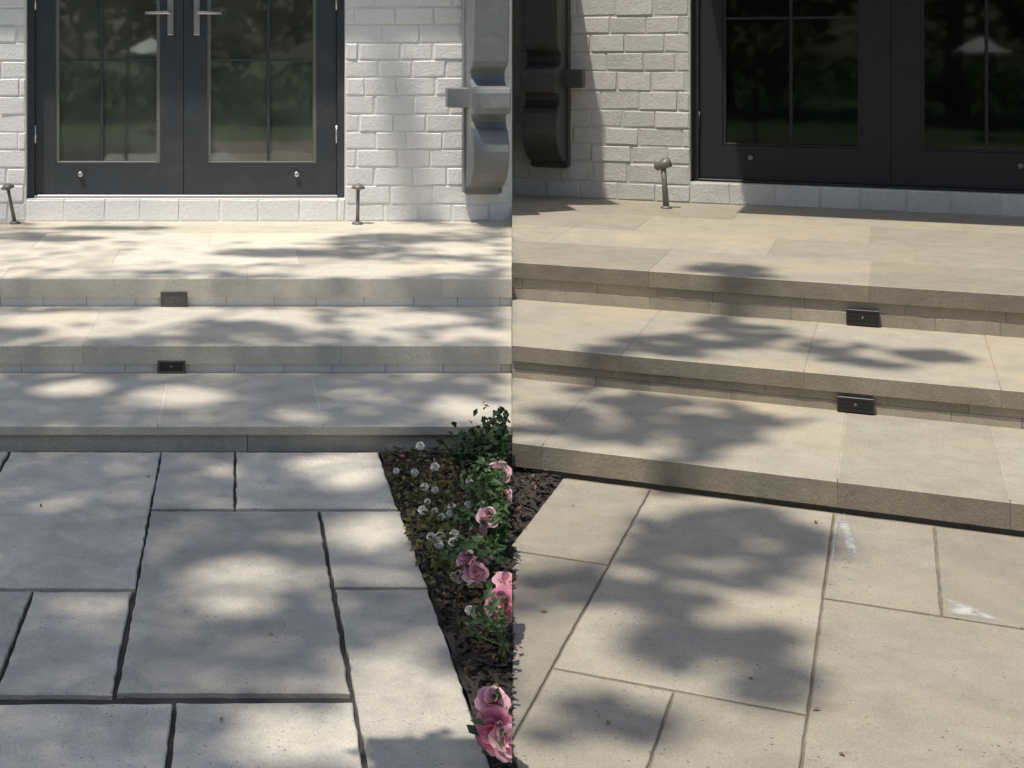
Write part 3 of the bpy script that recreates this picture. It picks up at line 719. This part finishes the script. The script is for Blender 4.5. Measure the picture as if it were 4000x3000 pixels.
shrub('rose_bush', (0.74, 3.98, 0), 'rose bush with small light pink blooms in the flower bed beside the bottom step', 'rose bush', 'pink roses in the flower bed',
      [(0.66, 3.88, 0.09), (0.80, 4.28, 0.10), (0.60, 3.60, 0.08), (0.74, 3.80, 0.12), (0.72, 4.15, 0.14)], rp, M['leaf_rose'], 0.032, 900,
      [((0.802, 4.30, 0.095), 0.042, (-0.2, -0.7, 0.7), B1), ((0.795, 4.23, 0.048), 0.040, (-0.3, -0.8, 0.4), B1), ((0.686, 3.84, 0.112), 0.035, (-0.1, -0.7, 0.8), B1), ((0.664, 3.86, 0.062), 0.032, (-0.6, -0.7, 0.3), B1),
       ((0.590, 3.60, 0.085), 0.030, (-0.4, -0.5, 0.8), B1), ((0.607, 3.58, 0.055), 0.036, (-0.1, -0.8, 0.6), B1), ((0.640, 3.66, 0.075), 0.027, (0.3, -0.6, 0.8), B1)], spread=0.035)
shrub('rose_bush', (0.60, 3.18, 0), 'rose bush with large deep pink bloom half open near the middle of the flower bed', 'rose bush', 'pink roses in the flower bed',
      [(0.63, 3.30, 0.10), (0.60, 3.16, 0.14)], rp, M['leaf_rose'], 0.030, 120,
      [((0.632, 3.315, 0.082), 0.050, (-0.4, -0.7, 0.5), B2), ((0.640, 3.36, 0.115), 0.034, (0.2, -0.5, 0.8), B1)], spread=0.03)
shrub('rose_bush', (0.535, 2.74, 0), 'nearest rose bush with big overlapping pink and crimson petals at the path edge', 'rose bush', 'pink roses in the flower bed',
      [(0.50, 2.70, 0.13), (0.49, 2.62, 0.14)], rp, M['leaf_rose'], 0.030, 80,
      [((0.492, 2.705, 0.135), 0.036, (-0.1, -0.6, 0.8), B1), ((0.492, 2.66, 0.108), 0.046, (-0.5, -0.8, 0.3), B2), ((0.505, 2.63, 0.098), 0.040, (0.2, -0.7, 0.6), B1)], spread=0.025)
# taller shrub against the steps
shrub('leafy_shrub', (0.88, 4.76, 0), 'low dark green shrub leaning over the edge of the weathered bottom step', 'shrub', None,
      [(0.90, 4.78, 0.11), (0.86, 4.70, 0.08), (0.80, 4.66, 0.06), (0.915, 4.76, 0.14), (0.84, 4.6, 0.10), (0.78, 4.72, 0.08), (0.82, 4.5, 0.08), (0.74, 4.6, 0.06)], rp, M['leaf_dark'], 0.032, 900, spread=0.04)
# low yellow-green cover with white flowers
def ground_cover(base, rad, n, nf, label, rng, leaf=None):
    e = empty('ground_cover', base, label, 'ground cover', 'low plants with white flowers')
    pts = []
    for _ in range(n):
        p = Vector(base)+Vector((rng.gauss(0, rad[0]), rng.gauss(0, rad[1]), 0.01+abs(rng.gauss(0, 0.025))))
        if p.x > 0.48: pts.append(p)
    leaf_cloud('foliage', pts, 0.022, leaf or M['leaf_lime'], e, rng, keep_left)
    k = 0
    while k < nf:
        p = Vector(base)+Vector((rng.gauss(0, rad[0]*0.8), rng.gauss(0, rad[1]*0.9), 0.03+abs(rng.gauss(0, 0.02))))
        if p.x < 0.485 or not keep_left(p, 0.03): continue
        bloom(e, p, rng.uniform(0.010, 0.016), (rng.uniform(-0.4, 0.2), -0.8, 0.7), M['petal_white'], rng, 'flower'); k += 1
ground_cover((0.590, 4.32, 0), (0.055, 0.16), 480, 9, 'yellow-green ground cover with white flowers at the upper corner of the bed', rp)
ground_cover((0.570, 3.88, 0), (0.045, 0.16), 520, 11, 'yellow-green ground cover with white flowers beside the short flagstone', rp)
ground_cover((0.700, 4.30, 0), (0.07, 0.16), 620, 2, 'olive ground cover around the farthest pink rose', rp, M['leaf_olive'])
ground_cover((0.590, 3.50, 0), (0.04, 0.14), 300, 2, 'olive ground cover in the narrow middle of the bed', rp, M['leaf_olive'])
ground_cover((0.500, 2.82, 0), (0.012, 0.03), 16, 3, 'small white-flowered sprig in front of the nearest rose', rp)
# dry leaves
V, Fc = [], []
pts = []
while len(pts) < 120:
    x, y = rp.uniform(0.5, 1.2), rp.uniform(2.6, 4.9)
    k = in_bed(x, y, 0.02)
    if k and (k == 'R' or y > 4.45 or rp.random() < 0.35): pts.append((x, y, 0.018+rp.uniform(0, 0.01)))
while len(pts) < 134:
    if rp.random() < 0.5: p = FL.w(rp.uniform(-0.8, 0.49), rp.uniform(2.7, 4.85), 0.004)
    else: p = FR.w(rp.uniform(-0.95, 0.3), rp.uniform(2.8, 4.55), 0.004)
    pts.append(tuple(p))
o = leaf_cloud('dry_leaves', pts, 0.019, M['dry_leaf'], None, rp, flat=0.15, loc=(0, 0, 0)); tag(o, 'brown dry leaf bits scattered over the mulch and flags', 'dry leaves', kind='stuff')

# ------------------------------------------------------------------ trees
def limbs(name, par, paths, mat=M['bark']):
    V, Fc = [], []
    for pts, r0, r1 in paths:
        n = len(pts); rad = [r0+(r1-r0)*(i/(n-1))**0.8 for i in range(n)]
        v, f = tube_geo(pts, rad, 9); s = len(V); V += v; Fc += [tuple(i+s for i in x) for x in f]
    return mesh_obj(name, V, Fc, mat, par, True)
def crook(a, b, n, j, rng):
    a, b = Vector(a), Vector(b)
    return [a.lerp(b, i/n)+(Vector((rng.uniform(-j, j), rng.uniform(-j, j), rng.uniform(-j, j)*0.5)) if 0 < i < n else Vector()) for i in range(n+1)]
def terrain(x, y):
    """height of paving, treads and landing under a point, and whether it is on the right-hand terrace"""
    if JN.dot(Vector((x, y))) < 0:
        v = y; zs = ((4.886, 0.0), (5.676, 0.082), (6.525, 0.194), (99, 0.325))
    else:
        v = FR.d.dot(Vector((x, y))); zs = ((4.6, 0.0), (5.477, 0.092), (6.474, 0.224), (99, 0.398))
    for a, z in zs:
        if v < a: return z
# openings in the leaf canopy over the left terrace: centre x, y, half-width x, y
GAPS = [(0.0, 3.66, 0.13, 0.20, 0), (0.36, 4.66, 0.14, 0.20, 0), (0.40, 4.08, 0.14, 0.16, 0), (0.36, 2.98, 0.14, 0.30, 0), (0.10, 2.86, 0.12, 0.14, 0),
        (-0.36, 3.52, 0.07, 0.08, 0), (0.40, 3.34, 0.08, 0.10, 0.3), (-0.55, 4.3, 0.09, 0.10, 0.4),
        (-0.66, 5.42, 0.17, 0.12, 0), (-0.22, 5.30, 0.20, 0.14, 0.1), (0.84, 5.10, 0.14, 0.18, 0), (0.50, 5.30, 0.12, 0.10, 0.3), (0.30, 5.02, 0.14, 0.08, 0.2), (-0.75, 5.0, 0.10, 0.07, 0.3),
        (0.66, 3.85, 0.10, 0.16, 0.1), (0.80, 4.28, 0.09, 0.14, 0.15), (0.58, 2.75, 0.12, 0.16, 0.1), (0.60, 3.3, 0.08, 0.12, 0.25),
        (-0.75, 6.1, 0.55, 0.30, 0.05), (-0.10, 6.35, 0.45, 0.16, 0), (0.25, 6.15, 0.14, 0.22, 0), (0.80, 6.25, 0.26, 0.16, 0), (1.02, 5.95, 0.12, 0.10, 0.2),
        (-0.55, 7.5, 0.9, 0.75, 0.06), (0.0, 8.3, 1.2, 0.45, 0.05), (0.15, 6.75, 0.20, 0.12, 0), (0.95, 6.9, 0.30, 0.22, 0.05), (1.15, 7.5, 0.25, 0.25, 0.1), (-0.9, 6.75, 0.5, 0.16, 0.1)]
DARK = [(0.25, 7.35, 0.38, 0.16), (-0.75, 8.35, 0.35, 0.10), (-1.05, 7.9, 0.3, 0.12), (0.85, 7.9, 0.30, 0.20), (0.6, 7.45, 0.10, 0.35), (0.05, 6.0, 0.20, 0.14), (-0.95, 5.95, 0.16, 0.12)]
# boughs over the right terrace: u, v, half-width, half-depth
BOUGH = [(-0.60, 6.62, 0.05, 0.18), (-0.66, 6.36, 0.07, 0.16), (-0.52, 6.02, 0.07, 0.18), (-0.78, 5.62, 0.14, 0.06), (-1.02, 5.58, 0.08, 0.08), (-0.60, 4.70, 0.06, 0.14), (-0.40, 4.46, 0.10, 0.10), (-0.20, 6.05, 0.10, 0.05),
         (-0.48, 4.12, 0.20, 0.10), (-0.33, 4.22, 0.14, 0.10), (-0.50, 3.62, 0.06, 0.14), (-0.31, 3.52, 0.10, 0.08), (-0.90, 5.05, 0.24, 0.10), (-0.66, 5.12, 0.10, 0.10), (-0.98, 5.42, 0.14, 0.08), (-0.70, 5.38, 0.18, 0.07), (-0.22, 3.28, 0.07, 0.10),
         (-0.48, 4.28, 0.17, 0.16), (-0.36, 3.98, 0.16, 0.12), (-0.58, 4.00, 0.10, 0.11), (-0.40, 3.42, 0.15, 0.14), (-0.26, 3.33, 0.08, 0.09), (-0.62, 3.72, 0.07, 0.16), (-0.23, 4.34, 0.07, 0.10),
         (-0.80, 3.62, 0.06, 0.20), (-0.55, 2.95, 0.12, 0.12),
         (-0.95, 4.82, 0.22, 0.11), (-0.62, 4.98, 0.20, 0.11), (-0.85, 5.28, 0.16, 0.12), (-0.42, 5.22, 0.14, 0.10),
         (-0.95, 5.72, 0.14, 0.10), (-0.72, 5.86, 0.20, 0.12), (-0.55, 6.15, 0.16, 0.14), (-0.10, 5.75, 0.14, 0.08), (0.10, 5.98, 0.14, 0.10), (-0.28, 5.92, 0.12, 0.08),
         (-0.72, 6.70, 0.13, 0.13), (-0.60, 6.55, 0.12, 0.06)]
rt = random.Random(77)
pts = []
def sunward(x, y, z, dmin=6.6, dmax=10.6):
    d = rt.uniform(dmin, dmax); return Vector((x, y, z))+SUN*d
def canopy(x, y):
    """how closely leaved the crown is over a point of the left terrace"""
    nz = noise.noise(Vector((x*1.5, y*0.9, 3.7)))
    if y < 5.75: d = 0.72+0.6*nz
    elif y < 6.55: d = 0.62+0.9*nz
    else: d = 0.20+0.7*nz
    k = 1.0
    for gx, gy, rx, ry, s_ in GAPS:
        q = ((x-gx)/rx)**2+((y-gy)/ry)**2
        if q < 1.0: k = min(k, s_)
    for gx, gy, rx, ry in DARK:
        if ((x-gx)/rx)**2+((y-gy)/ry)**2 < 1: k = 1; d = 0.95
    if 2.55 < y < 3.16 and 0.20 < x < 0.54: k = 0
    return max(0.0, min(1.0, d))*k
def scatter(n, x0, x1, y0, y1):
    c = 0; t = 0
    while c < n and t < n*14:
        t += 1
        x, y = rt.uniform(x0, x1), rt.uniform(y0, y1)
        if JN.dot(Vector((x, y))) > -0.03: continue
        c += 1
        if rt.random() < canopy(x, y): pts.append(sunward(x, y, terrain(x, y)))
scatter(15500, -1.6, 1.7, 2.3, 8.65)
scatter(4200, -4.2, -1.6, 1.0, 8.4)
scatter(900, -1.6, 0.4, 0.4, 2.3)
for u, v, ru, rv in BOUGH:
    for _ in range(int(2400*ru*rv*math.pi)+6):
        a, r = rt.uniform(0, 6.283), 1.15*rt.random()**0.7
        p = FR.w(u+ru*r*math.cos(a)+0.35*rv*r*math.sin(a), v+rv*r*math.sin(a))
        if noise.noise(p*8)+0.5*noise.noise(p*19) < -0.12: continue
        if JN.dot(p.to_2d()) < 0.02: continue
        pts.append(sunward(p.x, p.y, terrain(p.x, p.y), 5.8, 9.6))
# a leafy twig whose soft shade lies up the white wall
for _ in range(230):
    f_ = rt.random(); pts.append(Vector((0.95+0.15*f_+rt.gauss(0, 0.030), Lw-0.02, 1.35-1.0*f_))+SUN*rt.uniform(9.4, 10.4))
tree = empty('shade_tree', (-5.2, 0.2, -0.06), 'tall broadleaved tree left of the viewer that dapples the steps', 'tree')
hub = Vector((-4.2, 1.8, 7.4))
paths = [(crook((-5.2, 0.2, -0.1), hub, 8, 0.10, rt), 0.26, 0.12)]
ends = [(-2.6, 2.2, 9.6), (-1.9, 1.2, 9.9), (-1.0, 1.6, 9.8), (-3.6, 4.6, 9.6), (-5.2, 3.2, 9.9), (-4.9, 0.6, 9.7), (-2.6, 3.8, 9.8), (-3.2, 5.6, 9.7), (-1.4, 3.0, 9.6), (-2.6, 0.4, 9.7), (-2.0, 5.2, 9.7), (-0.9, 2.7, 9.8)]
for e_ in ends:
    paths.append((crook(hub+Vector((rt.uniform(-0.1, 0.1), 0, rt.uniform(-0.9, 0))), e_, 5, 0.13, rt), 0.055, 0.008))
limbs('trunk', tree, paths)
leaf_cloud('crown', pts, 0.125, M['leaf_tree'], tree, rt, aspect=0.62)

# trees and hedge across the lawn behind the viewer (seen mirrored in the door glass)
def far_tree(loc, h, rx, rz, n, label, seed, kind='far_tree', low=0.25, size=0.34, cat='tree', group='trees across the lawn'):
    rng = random.Random(seed); x, y = loc
    e = empty(kind, (x, y, -0.06), label, cat, group)
    limbs('trunk', e, [(crook((x, y, -0.1), (x+rng.uniform(-0.3, 0.3), y, h*0.75), 5, 0.1, rng), 0.16*h/6, 0.04)]+
          [(crook((x, y, h*rng.uniform(0.3, 0.5)), (x+rng.uniform(-1, 1)*rx*0.7, y+rng.uniform(-1, 1)*rx*0.7, h*rng.uniform(0.55, 0.9)), 4, 0.15, rng), 0.06, 0.012) for _ in range(6)])
    P = []
    while len(P) < n:
        p = Vector((rng.uniform(-1, 1), rng.uniform(-1, 1), rng.uniform(-1, 1)))
        if p.length > 1: continue
        q = Vector((x+p.x*rx, y+p.y*rx, h*low+(p.z*0.5+0.5)*h*(1-low)))
        if noise.noise(q*0.9)+0.25*p.length < -0.10: continue
        P.append(q)
    leaf_cloud('crown', P, size, M['leaf_dark'], e, rng)
LAB = ['rounded dark green tree farthest left across the lawn', 'tall dark tree second from the left across the lawn', 'broad bushy tree behind the viewer', 'slim tree right of the middle across the lawn',
       'wide low tree to the right across the lawn', 'tall spreading tree farthest right across the lawn']
for i, (loc, h, rx) in enumerate((((-9.5, -12.0), 6.5, 3.0), ((-5.0, -13.5), 7.5, 2.8), ((-0.8, -13.0), 6.2, 2.8), ((3.4, -13.8), 7.2, 2.6), ((-13.5, -7.5), 6.0, 2.8), ((8.0, -12.0), 7.0, 3.0))):
    far_tree(loc, h*1.25, rx*1.25, 1, 4200, LAB[i], 100+i, low=0.08, size=0.42)
for i in range(7):
    far_tree((-10.5+3.2*i, -10.6+0.5*math.sin(i*2.1)), 1.15+0.2*math.sin(i*1.7), 2.1, 1, 1300, ['leftmost', 'second', 'third', 'middle', 'fifth', 'sixth', 'rightmost'][i]+' clipped shrub of the hedge across the lawn', 200+i, 'hedge_shrub', 0.05, 0.16, 'shrub', 'hedge across the lawn')

# made-up basket and post above the view, added to cast the viewer's shadow
hb = empty('shadow_basket', (-1.30, 0.95, 0), 'unseen slatted basket on a bent post, added to cast a shadow on the grey path', 'hanging basket')
Vt, Ft = tube_geo([(-1.30, 0.95, -0.05), (-1.30, 0.95, 1.0), (-1.30, 0.95, 1.85), (-1.20, 1.08, 2.03), (-0.60, 1.75, 2.10), (-0.06, 2.38, 2.0)], [0.022, 0.020, 0.018, 0.016, 0.014, 0.011], 10)
mesh_obj('post', Vt, Ft, M['black_metal'], hb, True)
for k in range(4):
    z = 1.525+0.028*k; a = 0.115+0.008*k
    for x0, x1, y0, y1 in ((-a, a, -0.085-0.012, -0.085), (-a, a, 0.085, 0.097), (-a, -a+0.012, -0.084, 0.084), (a-0.012, a, -0.084, 0.084)):
        box_w('slat', FL, -0.06+x0, -0.06+x1, 2.37+y0, 2.37+y1, z, z+0.02, M['cedar'], hb)
box_w('basket_floor', FL, -0.06-0.10, -0.06+0.10, 2.37-0.083, 2.37+0.083, 1.535, 1.56, M['cedar'], hb)
for dx, dy in ((-0.12, -0.08), (0.12, -0.08), (-0.12, 0.08), (0.12, 0.08)):
    Vt, Ft = tube_geo([(-0.06+dx, 2.37+dy, 1.64), (-0.06, 2.375, 1.99)], [0.003, 0.003], 6)
    mesh_obj('chain', Vt, Ft, M['black_metal'], hb)
rh = random.Random(4)
leaf_cloud('foliage', [(-0.09+rh.gauss(0, 0.055), 2.37+rh.gauss(0, 0.05), 1.64+abs(rh.gauss(0, 0.05))) for _ in range(90)]+[(-0.20+rh.gauss(0, 0.02), 2.38+rh.gauss(0, 0.05), 1.60+rh.uniform(-0.06, 0.06)) for _ in range(26)], 0.05, M['leaf_rose'], hb, rh)

# made-up white parasol, added so the door glass mirrors a bright sky gap
def parasol(loc, r, h, label, rng):
    x, y = loc; e = empty('reflection_parasol', (x, y, -0.06), label, 'parasol')
    V, Fc = revolve([(0.16, -0.06), (0.16, -0.02), (0.03, 0.0)], 12)
    mesh_obj('base', [(a+x, b+y, c) for a, b, c in V], Fc, M['black_metal'], e)
    V, Fc = tube_geo([(x, y, -0.03), (x, y, h-0.02)], [0.014, 0.014], 8); mesh_obj('pole', V, Fc, M['cedar'], e, True)
    n = 8; V = [(x, y, h+0.42*r)]
    for f_, dz in ((0.5, 0.20), (1.0, 0.0)):
        for k in range(n):
            a = 2*math.pi*k/n; V.append((x+r*f_*math.cos(a), y+r*f_*math.sin(a), h+r*dz-0.02))
    Fc = [(0, 1+k, 1+(k+1) % n) for k in range(n)]+[(1+k, 1+n+k, 1+n+(k+1) % n, 1+(k+1) % n) for k in range(n)]
    V2 = [(a, b, c-0.006) for a, b, c in V]; m_ = len(V)
    Fc += [tuple(m_+i for i in reversed(f)) for f in Fc]
    for k in range(n): Fc.append((1+n+k, m_+1+n+k, m_+1+n+(k+1) % n, 1+n+(k+1) % n))
    mesh_obj('canopy', V+V2, Fc, M['white_wood'], e)
    for k in range(n):
        a = 2*math.pi*k/n; V, Fc = tube_geo([(x, y, h-0.10), (x+0.5*r*math.cos(a), y+0.5*r*math.sin(a), h+0.16*r-0.02)], [0.005, 0.004], 5); mesh_obj('rib', V, Fc, M['cedar'], e)
rq = random.Random(9)
pr = FR.w(1.27, -6.2); parasol((pr.x, pr.y), 0.46, 1.36, 'small white parasol added as a bright patch mirrored in the black door', rq)
